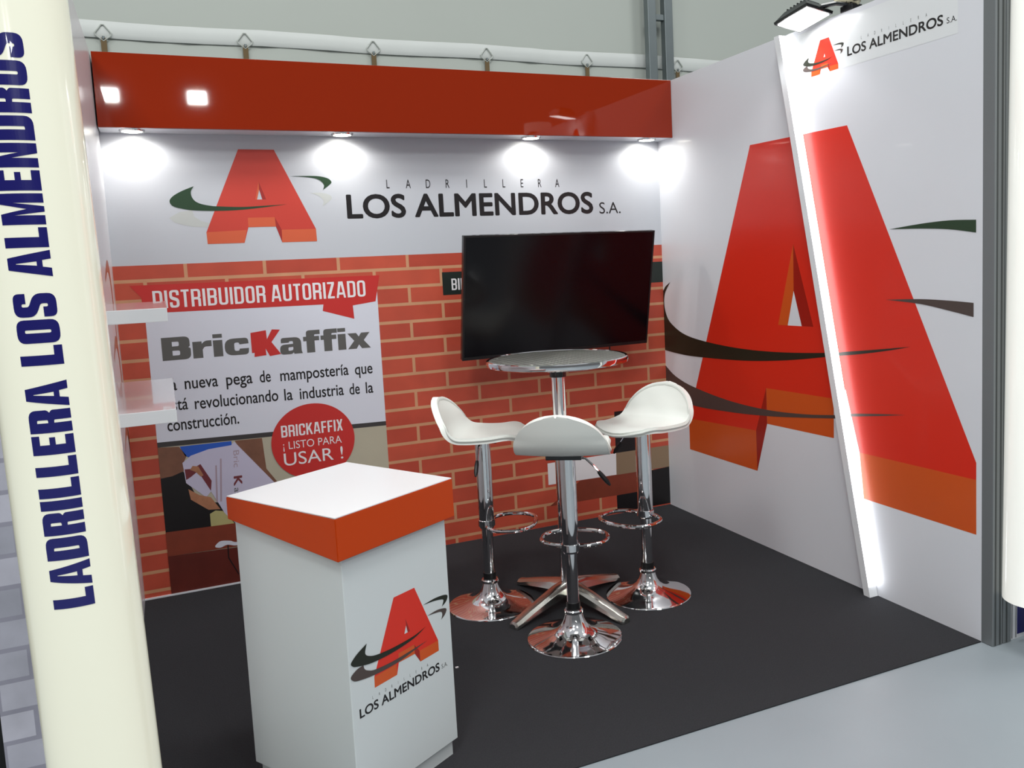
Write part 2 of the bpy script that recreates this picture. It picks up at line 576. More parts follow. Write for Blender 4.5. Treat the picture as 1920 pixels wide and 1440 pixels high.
HEAVY = {
    'B': ([[(0, 0), (1.0, 0, .24), (1.0, .48, .12), (.92, .52), (.98, .57, .12), (.98, 1, .24), (0, 1)]], [[(.36, .2), (.62, .2, .07), (.62, .41, .07), (.36, .41)], [(.36, .6), (.60, .6, .06), (.60, .8, .06), (.36, .8)]], 1.0),
    'r': ([[(0, 0), (.35, 0), (.35, .36), (.42, .49, .1), (.68, .49), (.68, .75), (.45, .75, .12), (.33, .62), (.33, .73), (0, .73)]], [], .66),
    'i': ([[(0, 0), (.34, 0), (.34, .73), (0, .73)], [(0, .83), (.34, .83), (.34, 1), (0, 1)]], [], .34),
    'c': ([[(.88, .28), (.86, 0, .34), (0, 0, .34), (0, .75, .34), (.86, .75, .34), (.88, .49), (.54, .47), (.52, .56, .06), (.35, .56, .09), (.35, .19, .09), (.52, .19, .06), (.54, .28)]], [], .88),
    'a': ([[(0, 0, .16), (.48, 0, .1), (.55, .07), (.57, 0), (.92, 0), (.88, .12, .05), (.88, .75, .28), (.05, .75, .24), (.05, .52), (.37, .52), (.39, .585, .05), (.54, .585, .05), (.54, .46), (0, .44, .2)]], [[(.34, .15, .05), (.54, .17, .07), (.54, .32), (.34, .31, .05)]], .9),
    'f': ([[(.13, 0), (.47, 0), (.47, .53), (.67, .53), (.67, .73), (.47, .73), (.47, .81, .05), (.71, .81), (.71, 1.01), (.13, 1.01, .26), (.13, .73), (0, .73), (0, .53), (.13, .53)]], [], .66),
    'x': ([[(0, 0), (.38, 0), (.49, .19), (.61, 0), (1.0, 0), (.71, .375), (.98, .73), (.61, .73), (.50, .56), (.39, .73), (.01, .73), (.29, .375)]], [], 1.0),
}


def heavy_text(text, u0, u1, v0, v1):
    """extra-heavy wide grotesque"""
    verts, faces, x = [], [], 0
    for ch in text:
        outs, hs, adv = HEAVY[ch]
        for q, o in enumerate(outs):
            loops = [rounded(o)] + ([rounded(h) for h in hs] if q == 0 else [])
            k = len(verts)
            for l in loops: verts += [(p[0] + x, p[1]) for p in l]
            for tr in tessellate_polygon([[Vector((p[0], p[1], 0)) for p in l] for l in loops]):
                faces.append(tuple(k + i for i in tr))
        x += adv + 0.07
    x -= 0.07
    return [(u0 + p[0] / x * (u1 - u0), v0 + p[1] * (v1 - v0)) for p in verts], faces


def spaced_caps(pr, text, u0, u1, v0, v1, m, layer, off=0.0, narrow=0.55):
    n = len(text)
    H = v1 - v0
    hv = glyphs('H', off)[0]
    y0, y1 = min(p[1] for p in hv), max(p[1] for p in hv)
    sc = H / (y1 - y0)
    sg = 1 if u1 > u0 else -1
    for i, ch in enumerate(text):
        v, f = glyphs(ch, off)
        x0, x1 = min(p[0] for p in v), max(p[0] for p in v)
        c = u0 + (u1 - u0) * i / (n - 1)
        pr.mesh2d(([(c + sg * (p[0] - (x0 + x1) / 2) * sc * narrow, v0 + (p[1] - y0) * sc) for p in v], f), m, layer)


# logo with two swooshes, in its own coordinates (traced from the printed mark)
LA_OUT = [(-.0262, .5815), (.0571, .5815), (.1422, .3885), (.062, .3885), (.042, .4155), (-.021, .4155), (-.0325, .3885), (-.1176, .3868)]
LA_FEET = [[(-.1176, .3868), (-.0325, .3885), (-.0325, .3565), (-.1185, .3563)], [(.062, .3885), (.1422, .3885), (.1425, .3565), (.0628, .3555)]]
LA_ARCH = [(-.021, .4155), (.042, .4155), (.042, .388), (-.0225, .389)]
LA_ARCHR = [(.042, .4155), (.062, .3885), (.0628, .3555), (.042, .388)]
LA_FOOTR = [(-.021, .4155), (-.0225, .389), (-.0325, .3565), (-.0325, .3885)]
LA_HOLE = [(.0142, .5048), (.0290, .4617), (-.0043, .4617)]
LA_WHITE = [(.0148, .4843), (.0195, .4617), (.0061, .4617)]
LSW1 = spline([(-.1367, .4913), (-.1738, .4757), (-.1954, .46), (-.1927, .4502), (-.1769, .442), (-.1213, .4301), (-.0426, .4275), (.0418, .435), (.0935, .4511)], 5) + spline([(.0935, .4511), (.0424, .4421), (-.0412, .4406), (-.1005, .4453), (-.1307, .4534), (-.1447, .4666), (-.1367, .4913)], 5)[1:-1]
LSW2 = spline([(-.1534, .4364), (-.1774, .4340), (-.199, .4224), (-.1946, .4103), (-.1733, .4009), (-.1055, .3919), (-.0253, .3911), (.0385, .3987), (.0962, .407)], 5) + spline([(.0962, .407), (.0391, .4047), (-.0447, .4023), (-.1119, .4067), (-.1381, .415), (-.1505, .4248), (-.1534, .4364)], 5)[1:-1]
LSR1 = spline([(.0885, .5179), (.1379, .5208), (.179, .5169), (.1946, .5088), (.1863, .4938), (.1668, .4846)], 5) + spline([(.1668, .4846), (.1749, .4979), (.171, .5058), (.1372, .5131), (.0885, .5179)], 5)[1:-1]
LSR2 = spline([(.1027, .4794), (.1435, .4818), (.1754, .4766), (.1864, .4693), (.1782, .456), (.161, .4462)], 5) + spline([(.161, .4462), (.1669, .4602), (.1609, .4706), (.1339, .4758), (.1027, .4794)], 5)[1:-1]


def logo(pr, f, white, base=1):
    T = lambda L: [f(*p) for p in L]
    pr.poly(T(LA_OUT), M['ink_red'], base, [T(LA_HOLE)])
    tri = LA_HOLE
    pr.poly(T([tri[0], LA_WHITE[0], LA_WHITE[2], tri[2]]), M['ink_red'], base)
    pr.poly(T([tri[0], tri[1], LA_WHITE[1], LA_WHITE[0]]), M['ink_red_dark'], base)
    for L in LA_FEET: pr.poly(T(L), M['ink_orange'], base)
    pr.poly(T(LA_ARCH), M['ink_orange'], base + 1)
    pr.poly(T(LA_ARCHR), M['ink_red_dark'], base)
    pr.poly(T(LA_FOOTR), M['ink_red'], base)
    pr.poly(T(LSW2), M['ink_brown'], base + 2)
    pr.poly(T(LSW1), M['ink_greendark'], base + 3)
    pr.poly(T(LSR1), M['ink_greendark'], base + 1)
    pr.poly(T(LSR2), M['ink_brown'], base + 1)


# ------------------------------------------------------------------ setting
W, D, H = 2.9, 2.221, 2.487
T = 0.045

floor = tag(obj('floor', box(-7, 10, -14, 1.3, -0.05, -0.004), M['floor']), 'grey painted hall floor in front of the stand', 'floor', kind='structure')
wall_hall = tag(obj('wall_hall', box(-7, 10, 1.2, 1.3, -0.05, 8), M['tarp']), 'grey tarpaulin wall of the hall behind the stand', 'wall', kind='structure')
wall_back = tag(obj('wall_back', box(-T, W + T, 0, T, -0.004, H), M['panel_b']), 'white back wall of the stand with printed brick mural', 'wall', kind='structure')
wall_left = tag(obj('wall_left', box(-T, 0, -D, 0, -0.004, H), M['panel_l']), 'white left side wall of the stand', 'wall', kind='structure')
wall_right = tag(obj('wall_right', box(W, W + T, -D, 0, -0.004, H), M['panel']), 'white right side wall of the stand with giant red letter', 'wall', kind='structure')

carpet = tag(obj('carpet', box(0.0, W, -D + 0.0, 0, -0.004, 0.0), M['carpet']), 'charcoal carpet covering the floor inside the stand', 'carpet')
bm = bmesh.new()
add_box(bm, 0.0, 0.95, -0.010, 0, 0, 0.007)
tag(obj('baseboard_back', bm, M['panel']), 'thin white strip along the foot of the back wall', 'trim', kind='structure')

# ------------------------------------------------------------------ back wall prints  (u = x, v = z)
X, Z = (1, 0, 0), (0, 0, 1)
pr = Print((0, 0, 0), X, Z, (0, -1, 0))
pr.poly([(0.0, 0.0005), (W, 0.0005), (W, 1.572), (0.0, 1.572)], M['brick'], 1)
pr.build('brick_mural', wall_back)

pr = Print((0, 0, 0), X, Z, (0, -1, 0))
pr.poly([(0.255, 1.785), (0.275, 1.765), (0.31, 1.752), (0.36, 1.742), (0.43, 1.738), (0.432, 1.757), (0.392, 1.768), (0.363, 1.79), (0.356, 1.82), (0.30, 1.812)], M['ink_shadow'], 1)
pr.poly(spline([(0.90, 1.893), (0.947, 1.895), (0.99, 1.885), (1.003, 1.868), (0.985, 1.848), (0.955, 1.828)]) + spline([(0.955, 1.828), (0.962, 1.85), (0.952, 1.87), (0.93, 1.884), (0.90, 1.893)])[1:-1], M['ink_shadow'], 1)
A_OUT = [(0.581, 2.102), (0.744, 2.102), (0.915, 1.718), (0.752, 1.718), (0.724, 1.779), (0.6, 1.779), (0.59, 1.721), (0.41, 1.715)]
HOLE = [(0.662, 1.951), (0.691, 1.865), (0.641, 1.865)]
WH = [(0.662, 1.912), (0.673, 1.865), (0.649, 1.865)]
pr.poly(A_OUT, M['ink_red_b'], 2, [HOLE])
pr.poly([HOLE[0], WH[0], WH[2], HOLE[2]], M['ink_red_b_side'], 2)
pr.poly([HOLE[0], HOLE[1], WH[1], WH[0]], M['ink_red_b_dark'], 2)
pr.poly([(0.41, 1.715), (0.59, 1.721), (0.576, 1.66), (0.411, 1.66)], M['ink_red_b_side'], 2)
pr.poly([(0.752, 1.718), (0.915, 1.718), (0.916, 1.657), (0.75, 1.657)], M['ink_red_b_side'], 2)
pr.poly([(0.6, 1.779), (0.724, 1.779), (0.726, 1.734), (0.599, 1.734)], M['ink_red_b_side'], 2)
pr.poly([(0.724, 1.779), (0.752, 1.718), (0.75, 1.657), (0.726, 1.734)], M['ink_red_b_dark'], 2)
pr.poly([(0.6, 1.779), (0.599, 1.734), (0.576, 1.66), (0.59, 1.721)], M['ink_red_b'], 2)
so = spline([(0.372, 1.93), (0.32, 1.909), (0.279, 1.885), (0.263, 1.862), (0.275, 1.84), (0.313, 1.827), (0.37, 1.818), (0.472, 1.814), (0.584, 1.818), (0.7, 1.83), (0.786, 1.84)])
si = spline([(0.786, 1.84), (0.7, 1.836), (0.585, 1.831), (0.474, 1.835), (0.43, 1.84), (0.387, 1.852), (0.364, 1.872), (0.357, 1.903), (0.372, 1.93)])
pr.poly(so + si[1:-1], M['ink_green'], 3)
pr.poly(spline([(0.808, 1.975), (0.883, 1.977), (0.947, 1.975), (0.991, 1.964), (1.007, 1.946), (0.992, 1.93), (0.963, 1.909)]) + spline([(0.963, 1.909), (0.97, 1.93), (0.957, 1.95), (0.93, 1.964), (0.875, 1.972), (0.808, 1.975)])[1:-1], M['ink_green'], 3)
pr.build('logo_print', wall_back)

pr = Print((0, 0, 0), X, Z, (0, -1, 0))
pr.mesh2d(text_box('LOS ALMENDROS', 1.073, 2.458, 1.764, 1.884, 0.024), M['ink_black'], 1)
pr.mesh2d(text_box('S.A.', 2.497, 2.634, 1.762, 1.825, 0.0), M['ink_black'], 1)
spaced_caps(pr, 'LADRILLERA', 1.290, 2.240, 1.913, 1.957, M['ink_black'], 1, 0.004, 0.6)
pr.build('lettering_print', wall_back)

# distributor poster printed over the bricks
pr = Print((0, 0, 0), X, Z, (0, -1, 0))
PXL, PXR = 0.115, 1.197
pr.poly([(PXL, 0.03), (PXR, 0.03), (PXR, 1.40), (PXL, 1.40)], M['ink_poster'], 2)
pr.poly([(0.062, 1.481), (1.214, 1.474), (1.186, 1.342), (1.069, 1.328), (1.072, 1.26), (0.918, 1.31), (0.924, 1.342), (0.113, 1.351), (0.106, 1.425)], M['ink_banner'], 3)
pr.mesh2d(block_text('DISTRIBUIDOR AUTORIZADO', 0.154, 1.138, 1.370, 1.452, 0.5, 0.145, 0.12, 0.11, 0.22), M['ink_white'], 4)
# product name
pr.mesh2d(heavy_text('Bric', 0.172, 0.556, 1.124, 1.232), M['ink_grey'], 3)
pr.mesh2d(heavy_text('affix', 0.700, 1.146, 1.107, 1.217), M['ink_grey'], 3)
pr.poly([(0.568, 1.226), (0.640, 1.234), (0.642, 1.19), (0.668, 1.236), (0.706, 1.232), (0.662, 1.174), (0.703, 1.112), (0.650, 1.106), (0.632, 1.145), (0.634, 1.112), (0.578, 1.108), (0.580, 1.128), (0.568, 1.128)], M['ink_banner'], 4)
for w_, a0, a1, z0 in [('La', 0.160, 0.222, 0.982), ('nueva', 0.256, 0.403, 0.982), ('pega', 0.440, 0.560, 0.981), ('de', 0.594, 0.645, 0.980), ('mampostería', 0.690, 1.024, 0.977), ('que', 1.056, 1.146, 0.974),
                       ('está', 0.166, 0.262, 0.886), ('revolucionando', 0.292, 0.673, 0.882), ('la', 0.702, 0.742, 0.879), ('industria', 0.776, 0.993, 0.877), ('de', 1.022, 1.074, 0.874), ('la', 1.105, 1.143, 0.873),
                       ('construcción.', 0.165, 0.483, 0.790)]:
    vv = text_box(w_, a0, a1, z0, z0 + 0.058, 0.010)
    pr.mesh2d(vv, M['ink_black'], 3)
pr.poly([(PXL, 0.743), (PXR, 0.717), (PXR, 0.695), (PXL, 0.719)], M['ink_greyline'], 4)
# photo half of the poster
pr.poly([(PXL, 0.03), (PXR, 0.03), (PXR, 0.696), (PXL, 0.720)], M['ink_beige'], 3)
pr.poly([(0.115, 0.60), (0.216, 0.59), (0.26, 0.47), (0.34, 0.42), (0.46, 0.40), (0.46, 0.302), (0.115, 0.302)], M['ink_blackp'], 4)
pr.poly([(0.115, 0.719), (0.206, 0.712), (0.236, 0.664), (0.222, 0.637), (0.217, 0.592), (0.166, 0.575), (0.115, 0.570)], M['ink_skin'], 5)
pr.poly([(0.21, 0.712), (0.44, 0.709), (0.44, 0.68), (0.254, 0.65), (0.229, 0.665)], M['ink_blue'], 5)
pr.poly([(0.455, 0.709), (0.581, 0.706), (0.590, 0.551), (0.648, 0.46), (0.58, 0.44)], M['ink_skin'], 5)
pr.poly([(0.215, 0.632), (0.254, 0.662), (0.335, 0.683), (0.437, 0.689), (0.452, 0.705), (0.615, 0.487), (0.70, 0.36), (0.43, 0.30), (0.383, 0.356), (0.361, 0.407), (0.329, 0.476), (0.305, 0.451), (0.223, 0.533), (0.218, 0.598)], M['ink_bag'], 6)
pr.poly([(0.293, 0.616), (0.336, 0.528), (0.329, 0.479), (0.279, 0.583), (0.247, 0.560), (0.225, 0.548), (0.222, 0.60), (0.254, 0.598)], M['ink_maroon'], 7)
pr.poly([(0.23, 0.503), (0.275, 0.467), (0.326, 0.448), (0.364, 0.383), (0.311, 0.388), (0.237, 0.45)], M['ink_skin2'], 7)
pr.poly([(0.245, 0.595), (0.258, 0.612), (0.283, 0.606), (0.302, 0.56), (0.29, 0.555), (0.27, 0.58)], M['ink_skin2'], 8)
pr.poly([(0.315, 0.367), (0.342, 0.38), (0.374, 0.372), (0.423, 0.302), (0.315, 0.302)], M['ink_mortar'], 7)
pr.poly([(PXL, 0.31), (PXR, 0.285), (PXR, 0.17), (PXL, 0.192)], M['ink_clay'], 8)
pr.poly([(PXL, 0.192), (PXR, 0.155), (PXR, 0.008), (PXL, 0.008)], M['ink_clay2'], 8)
pr.poly(spline([(0.326, 0.207), (0.351, 0.225), (0.394, 0.22), (0.426, 0.208), (0.52, 0.21)]) + spline([(0.52, 0.196), (0.425, 0.191), (0.382, 0.202), (0.349, 0.193), (0.326, 0.199)]), M['ink_poster'], 9)
pr.poly([(0.381, 0.2), (0.379, 0.136), (0.42, 0.044), (0.424, 0.046), (0.384, 0.137), (0.386, 0.2)], M['ink_blackp'], 9)
# lettering down the bag
v, f = glyphs('Bric')
def down(v, u, z, s, k=0.7): return [(u + p[1] * s * k - p[0] * s * 0.05, z - p[0] * s, p[2] if len(p) > 2 else 0) for p in v]
pr.mesh2d((down(v, 0.445, 0.665, 0.055), f), M['ink_smear'], 7)
v, f = bold(*glyphs('K'), 0.03)
pr.mesh2d((down(v, 0.438, 0.538, 0.075), f), M['ink_maroon'], 7)
v, f = glyphs('affix')
pr.mesh2d((down(v, 0.435, 0.478, 0.055), f), M['ink_grey'], 7)
for k in range(2):
    pr.poly([(0.382 - 0.024 * k, 0.63 - 0.03 * k), (0.389 - 0.024 * k, 0.63 - 0.03 * k), (0.374 - 0.018 * k, 0.42), (0.366 - 0.018 * k, 0.42)], M['ink_smear'], 7)
# round badge
pr.poly(circle_pts(0.826, 0.660, 0.204, 0.191, 72), M['ink_banner'], 10)
pr.mesh2d(block_text('BRICKAFFIX', 0.673, 0.974, 0.696, 0.755, 0.5, 0.15, 0.13, 0.10), M['ink_white'], 11)
pr.mesh2d(text_box('¡ LISTO PARA', 0.677, 0.964, 0.634, 0.672, -0.003), M['ink_white'], 11)
pr.mesh2d(text_box('USAR !', 0.676, 0.966, 0.552, 0.615, 0.0), M['ink_white'], 11)
pr.build('distributor_poster', wall_back)

# welcome strip and picture patches printed low on the right
pr = Print((0, 0, 0), X, Z, (0, -1, 0))
pr.poly([(1.547, 1.352), (W, 1.352), (W, 1.473), (1.547, 1.473)], M['ink_signgreen'], 2)
pr.mesh2d(block_text('BIE', 1.596, 1.672, 1.376, 1.437, 0.5, 0.15, 0.13, 0.11), M['ink_white'], 3)
pr.build('welcome_strip', wall_back)
pr = Print((0, 0, 0), X, Z, (0, -1, 0))
pr.poly([(2.539, 0.364), (2.756, 0.364), (2.756, 0.612), (2.539, 0.612)], M['ink_blackp'], 2)
pr.poly([(2.536, 0.234), (W, 0.234), (W, 0.366), (2.536, 0.366)], M['ink_tan'], 3)
pr.poly([(2.099, 0.240), (2.537, 0.236), (2.540, 0.365), (2.099, 0.365)], M['ink_white'], 4)
pr.poly([(2.718, 0.008), (W, 0.008), (W, 0.234), (2.718, 0.226)], M['ink_blackp'], 2)
pr.poly([(2.534, 0.008), (2.718, 0.008), (2.718, 0.112), (2.534, 0.112)], M['ink_blackp'], 2)
pr.poly([(2.10, 0.115), (2.718, 0.112), (2.718, 0.234), (2.30, 0.236)], M['ink_clay'], 2)
pr.build('picture_patches', wall_back)

# ------------------------------------------------------------------ right wall prints (u = y toward the back, v = z)
pr = Print((W, 0, 0), (0, 1, 0), Z, (-1, 0, 0))
pr.poly([(-0.872, 2.030), (-1.545, 2.020), (-2.197, 0.683), (-2.197, 0.618), (-1.597, 0.613), (-1.516, 0.881), (-1.44, 0.831), (-0.957, 0.824), (-0.868, 0.594), (-0.24, 0.565)], M['ink_red'], 1,
        [[(-1.183, 1.532), (-1.313, 1.149), (-1.061, 1.146)]])
pr.poly([(-1.183, 1.532), (-1.180, 1.313), (-1.132, 1.146), (-1.061, 1.146)], M['ink_orange'], 1)
pr.poly([(-1.183, 1.532), (-1.313, 1.149), (-1.233, 1.148), (-1.180, 1.313)], M['ink_red_dark'], 1)
pr.poly([(-0.24, 0.565), (-0.868, 0.594), (-0.871, 0.384), (-0.24, 0.384)], M['ink_orange'], 1)
pr.poly([(-0.957, 0.824), (-1.44, 0.831), (-1.438, 0.650), (-0.959, 0.643)], M['ink_orange'], 1)
pr.poly([(-0.868, 0.594), (-0.957, 0.824), (-0.959, 0.643), (-0.871, 0.384)], M['ink_red_dark'], 2)
pr.poly([(-1.597, 0.613), (-2.197, 0.618), (-2.198, 0.408), (-1.620, 0.412)], M['ink_orange'], 1)
pr.build('giant_letter_print', wall_right)

pr = Print((W, 0, 0), (0, 1, 0), Z, (-1, 0, 0))
o1 = spline([(-0.084, 1.352), (-0.03, 1.326), (-0.002, 1.30)], 3) + [(-0.002, 1.20)]
so = [(-0.002, 0.946), (-0.18, 0.934), (-0.36, 0.933), (-0.771, 0.947), (-1.11, 0.977), (-1.406, 1.018), (-1.621, 1.048), (-1.784, 1.076), (-1.886, 1.097)]
si = [(-1.886, 1.097), (-1.621, 1.062), (-1.381, 1.034), (-1.039, 1.012), (-0.724, 1.009), (-0.422, 1.025), (-0.228, 1.051), (-0.106, 1.095), (-0.04, 1.143), (-0.01, 1.217), (-0.022, 1.286), (-0.084, 1.352)]
pr.poly([(-0.084, 1.352), (-0.03, 1.326), (-0.002, 1.30), (-0.002, 0.946)] + spline(so, 5)[1:] + spline(si, 5)[1:-1], M['ink_greendark'], 3)
up = [(-0.002, 0.852), (-0.109, 0.799), (-0.291, 0.757), (-0.625, 0.721), (-0.953, 0.714), (-1.243, 0.732), (-1.463, 0.759)]
lo = [(-1.462, 0.744), (-1.242, 0.715), (-0.952, 0.682), (-0.623, 0.658), (-0.275, 0.649), (-0.12, 0.690), (-0.002, 0.742)]
pr.poly(spline(up, 5) + spline(lo, 5), M['ink_brown'], 3)
pr.poly(spline([(-1.547, 0.778), (-1.706, 0.799), (-1.859, 0.816)], 4) + spline([(-1.859, 0.816), (-1.706, 0.79), (-1.547, 0.765)], 4)[1:], M['ink_brown'], 3)
pr.poly(spline([(-1.778, 1.569), (-1.937, 1.582), (-2.074, 1.587), (-2.194, 1.582)], 4) + spline([(-2.194, 1.536), (-2.074, 1.554), (-1.937, 1.564), (-1.778, 1.569)], 4)[:-1], M['ink_green'], 3)
pr.poly(spline([(-1.755, 1.283), (-1.935, 1.289), (-2.074, 1.286), (-2.184, 1.28)], 4) + spline([(-2.184, 1.228), (-2.074, 1.248), (-1.935, 1.27), (-1.755, 1.283)], 4)[:-1], M['ink_brown'], 3)
pr.build('swoosh_print', wall_right)

pr = Print((W, 0, 0), (0, 1, 0), Z, (-1, 0, 0))
pr.poly([(-1.24, 2.262), (-2.113, 2.258), (-2.113, 2.465), (-1.24, 2.465)], mat('white_vinyl_sticker', (232, 234, 236), 0.28, coat=0.2), 1)
logo(pr, lambda a, c: (-1.327 - 0.655 * (a + .1185), 2.265 + 0.639 * (c - .3563)), None, 2)
v, f = text_box('LOS ALMENDROS', 1.552, 2.048, 2.3035, 2.342, 0.022)
pr.mesh2d(([(-p[0], p[1], p[2]) for p in v], f), M['ink_black'], 2)
v, f = text_box('S.A.', 2.064, 2.109, 2.304, 2.3245, 0.0)
pr.mesh2d(([(-p[0], p[1], p[2]) for p in v], f), M['ink_black'], 2)
spaced_caps(pr, 'LADRILLERA', -1.634, -1.970, 2.354, 2.367, M['ink_grey'], 2, 0.0, 0.55)
pr.build('logo_sticker', wall_right)

# left wall: terracotta arcs of its print, seen almost edge-on
pr = Print((0, 0, 0), (0, 1, 0), Z, (1, 0, 0))
for z0, y0 in [(1.54, -0.62), (1.22, -0.55), (0.82, -0.40)]:
    pr.poly(spline([(y0, z0 - .02), (y0 + .2, z0 + .05), (y0 + .34, z0 + .03), (y0 + .42, z0 - .1), (y0 + .44, z0 - .3)]) + spline([(y0 + .40, z0 - .3), (y0 + .36, z0 - .1), (y0 + .28, z0 - .01), (y0 + .15, z0 + .0), (y0, z0 - .04)]), M['ink_curve'], 1)
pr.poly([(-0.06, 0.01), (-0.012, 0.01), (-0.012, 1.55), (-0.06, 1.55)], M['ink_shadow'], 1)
pr.build('wall_print', wall_left)

# ------------------------------------------------------------------ end posts (right wall front end)
bm = bmesh.new()
add_box(bm, W + 0.0, W + 0.052, -D - 0.05, -D + 0.002, -0.004, H + 0.03, 0.003, mi=0)
add_box(bm, W + 0.010, W + 0.016, -D - 0.0515, -D - 0.048, 0.0, H + 0.03, 0, mi=1)
add_box(bm, W + 0.034, W + 0.041, -D - 0.0515, -D - 0.048, 0.0, H + 0.03, 0, mi=1)
tag(obj('trim_1', bm, [M['alu'], M['alu_dark']]), 'grey aluminium upright closing the front end of right wall', 'post', kind='structure')
bm = bmesh.new()
add_box(bm, W + 0.056, W + 0.10, -D - 0.05, -D + 0.002, -0.004, H + 0.03, 0.003, mi=0)
add_box(bm, W + 0.070, W + 0.076, -D - 0.0515, -D - 0.048, 0.0, H + 0.03, 0, mi=1)
tag(obj('trim_2', bm, [M['alu'], M['alu_dark']]), 'grey aluminium upright of the next stand beside white column', 'post', kind='structure')

# ------------------------------------------------------------------ orange header with downlights
FB, DP = 2.169, 0.162
hd = empty('header_box', (0, 0, 0))
tag(hd, 'long glossy orange header box with four downlights over back wall', 'header')
bm = bmesh.new()
add_box(bm, 0.006, W - 0.002, -DP, -DP + 0.016, FB, H, 0.0015)
obj('front_panel', bm, M['orange'], hd)
bm = bmesh.new()
add_box(bm, 0.006, W - 0.002, -DP + 0.016, -0.002, FB + 0.001, FB + 0.017)
obj('underside', bm, M['panel'], hd)
bm = bmesh.new()
add_box(bm, 0.006, 0.02, -DP + 0.016, -0.002, FB + 0.017, H - 0.002)
add_box(bm, 0.006, W - 0.002, -0.02, -0.002, FB + 0.017, H - 0.002)
obj('end_panel', bm, M['blackmetal'], hd)
DLY = -0.082
for k, x in enumerate([0.135, 1.06, 2.06, 2.775]):
    dl = obj('downlight', lathe([(0.042, 0.004), (0.0425, -0.006), (0.05, -0.007), (0.054, 0.0), (0.054, 0.004)], 32, (x, DLY, FB)), M['chrome'], hd, True)
    obj('lens', lathe([(0, -0.003), (0.042, -0.005), (0.042, 0.003)], 32, (x, DLY, FB)), M['lens'], dl)
    l = bpy.data.lights.new('downlight_beam', 'SPOT')
    l.energy = 4.6
    l.color = (1.0, 0.985, 0.93)
    l.spot_size = math.radians(168)
    l.spot_blend = 0.5
    l.shadow_soft_size = 0.025
    lo_ = bpy.data.objects.new('downlight_beam', l)
    COL.objects.link(lo_)
    lo_.location = (x, DLY, FB - 0.014)
    lo_.rotation_euler = (0, 0, 0)

# ------------------------------------------------------------------ LED strip on right wall
ls = empty('led_strip_light', (W, -1.68, 0))
tag(ls, 'tall leaning white LED light strip fixed across the giant red letter', 'light')
def yc(z): return -1.1480 - 0.5320 * (1 - z / 2.48) + 1.68
bm = bmesh.new()
z0, z1 = 0.0, 2.482
vs = []
for x in (-0.046, -0.0015):
    for z in (z0, z1):
        for s in (-0.018, 0.018):
            vs.append(bm.verts.new((x, yc(z) + s, z)))
# order: x0:[z0-,z0+,z1-,z1+], x1:[...]
for q in [(0, 1, 3, 2), (4, 6, 7, 5), (0, 2, 6, 4), (1, 5, 7, 3), (0, 4, 5, 1), (2, 3, 7, 6)]:
    bm.faces.new([vs[i] for i in q])
obj('strip_body', bm, M['white_gloss'], ls)
bm = bmesh.new()
vs = []
for x in (-0.044, -0.003):
    for z in (0.045, z1 - 0.003):
        for s in (-0.0215, -0.0185):
            vs.append(bm.verts.new((x, yc(z) + s, z)))
for q in [(0, 1, 3, 2), (4, 6, 7, 5), (0, 2, 6, 4), (1, 5, 7, 3), (0, 4, 5, 1), (2, 3, 7, 6)]:
    bm.faces.new([vs[i] for i in q])
obj('led_diffuser', bm, M['led'], ls)

# ------------------------------------------------------------------ floodlight clamped on the wall top
fl = empty('floodlight', (W - 0.018, -1.50, H))
tag(fl, 'small black LED floodlight taped on the top edge of right wall', 'lamp')
bm = bmesh.new()
# shallow rectangular head tapering to the back, glass facing down and to the wall
def head(bm, w0, d0, w1, d1, z0, z1):
    a = [bm.verts.new((x * w0, y * d0, z0)) for x, y in [(-1, -1), (1, -1), (1, 1), (-1, 1)]]
    b_ = [bm.verts.new((x * w1, y * d1, z1)) for x, y in [(-1, -1), (1, -1), (1, 1), (-1, 1)]]
    bm.faces.new(a[::-1]); bm.faces.new(b_)
    for i in range(4):
        j = (i + 1) % 4
        bm.faces.new((a[i], a[j], b_[j], b_[i]))
head(bm, 0.085, 0.115, 0.088, 0.118, -0.008, 0.006)
head(bm, 0.086, 0.116, 0.055, 0.075, 0.006, 0.05)
for k in range(6):
    y = -0.06 + k * 0.024
    add_box(bm, -0.05, 0.05, y - 0.003, y + 0.003, 0.048, 0.062)
hdm = obj('lamp_head', bm, M['blackmetal'], fl, False, (-0.085, 0.10, 0.005), (math.radians(-9), math.radians(8), math.radians(3)))
hdm.scale = (0.85, 0.85, 0.85)
obj('lens', box(-0.074, 0.074, -0.104, 0.104, -0.012, -0.007, 0.001), M['floodlens'], hdm)
bm = bmesh.new()
add_tube(bm, [(-0.055, 0.02, 0.035), (-0.01, -0.02, 0.04), (0.03, -0.05, 0.03)], 0.011, 8)
add_box(bm, 0.014, 0.072, -0.085, -0.015, 0.0, 0.026, 0.004)
obj('bracket', bm, M['blackmetal'], fl)
bm = bmesh.new()
random.seed(3)
pts = []
for k in range(44):
    a = k * 0.9
    pts.append((0.04 + 0.022 * math.cos(a) + random.uniform(-.01, .01), -0.03 - k * 0.0018 + 0.016 * math.sin(a * 1.3), 0.048 + 0.013 * math.sin(a) + random.uniform(-.004, .004)))
add_tube(bm, pts, 0.005, 6)
obj('cable', bm, M['black'], fl, True)
bm = bmesh.new()
add_tube(bm, [(-0.012, -0.012, 0.044), (0.01, -0.03, 0.052), (0.035, -0.06, 0.046), (0.05, -0.09, 0.03)], [0.014, 0.018, 0.017, 0.011], 10)
obj('tape_wrap', bm, M['tape'], fl, True)
fs = bpy.data.lights.new('floodlight_beam', 'SPOT')
fs.energy = 5
fs.spot_size = math.radians(125)
fs.spot_blend = 0.35
fs.shadow_soft_size = 0.05
fo = bpy.data.objects.new('floodlight_beam', fs)
COL.objects.link(fo)
fo.location = (W - 0.105, -1.34, H - 0.028)
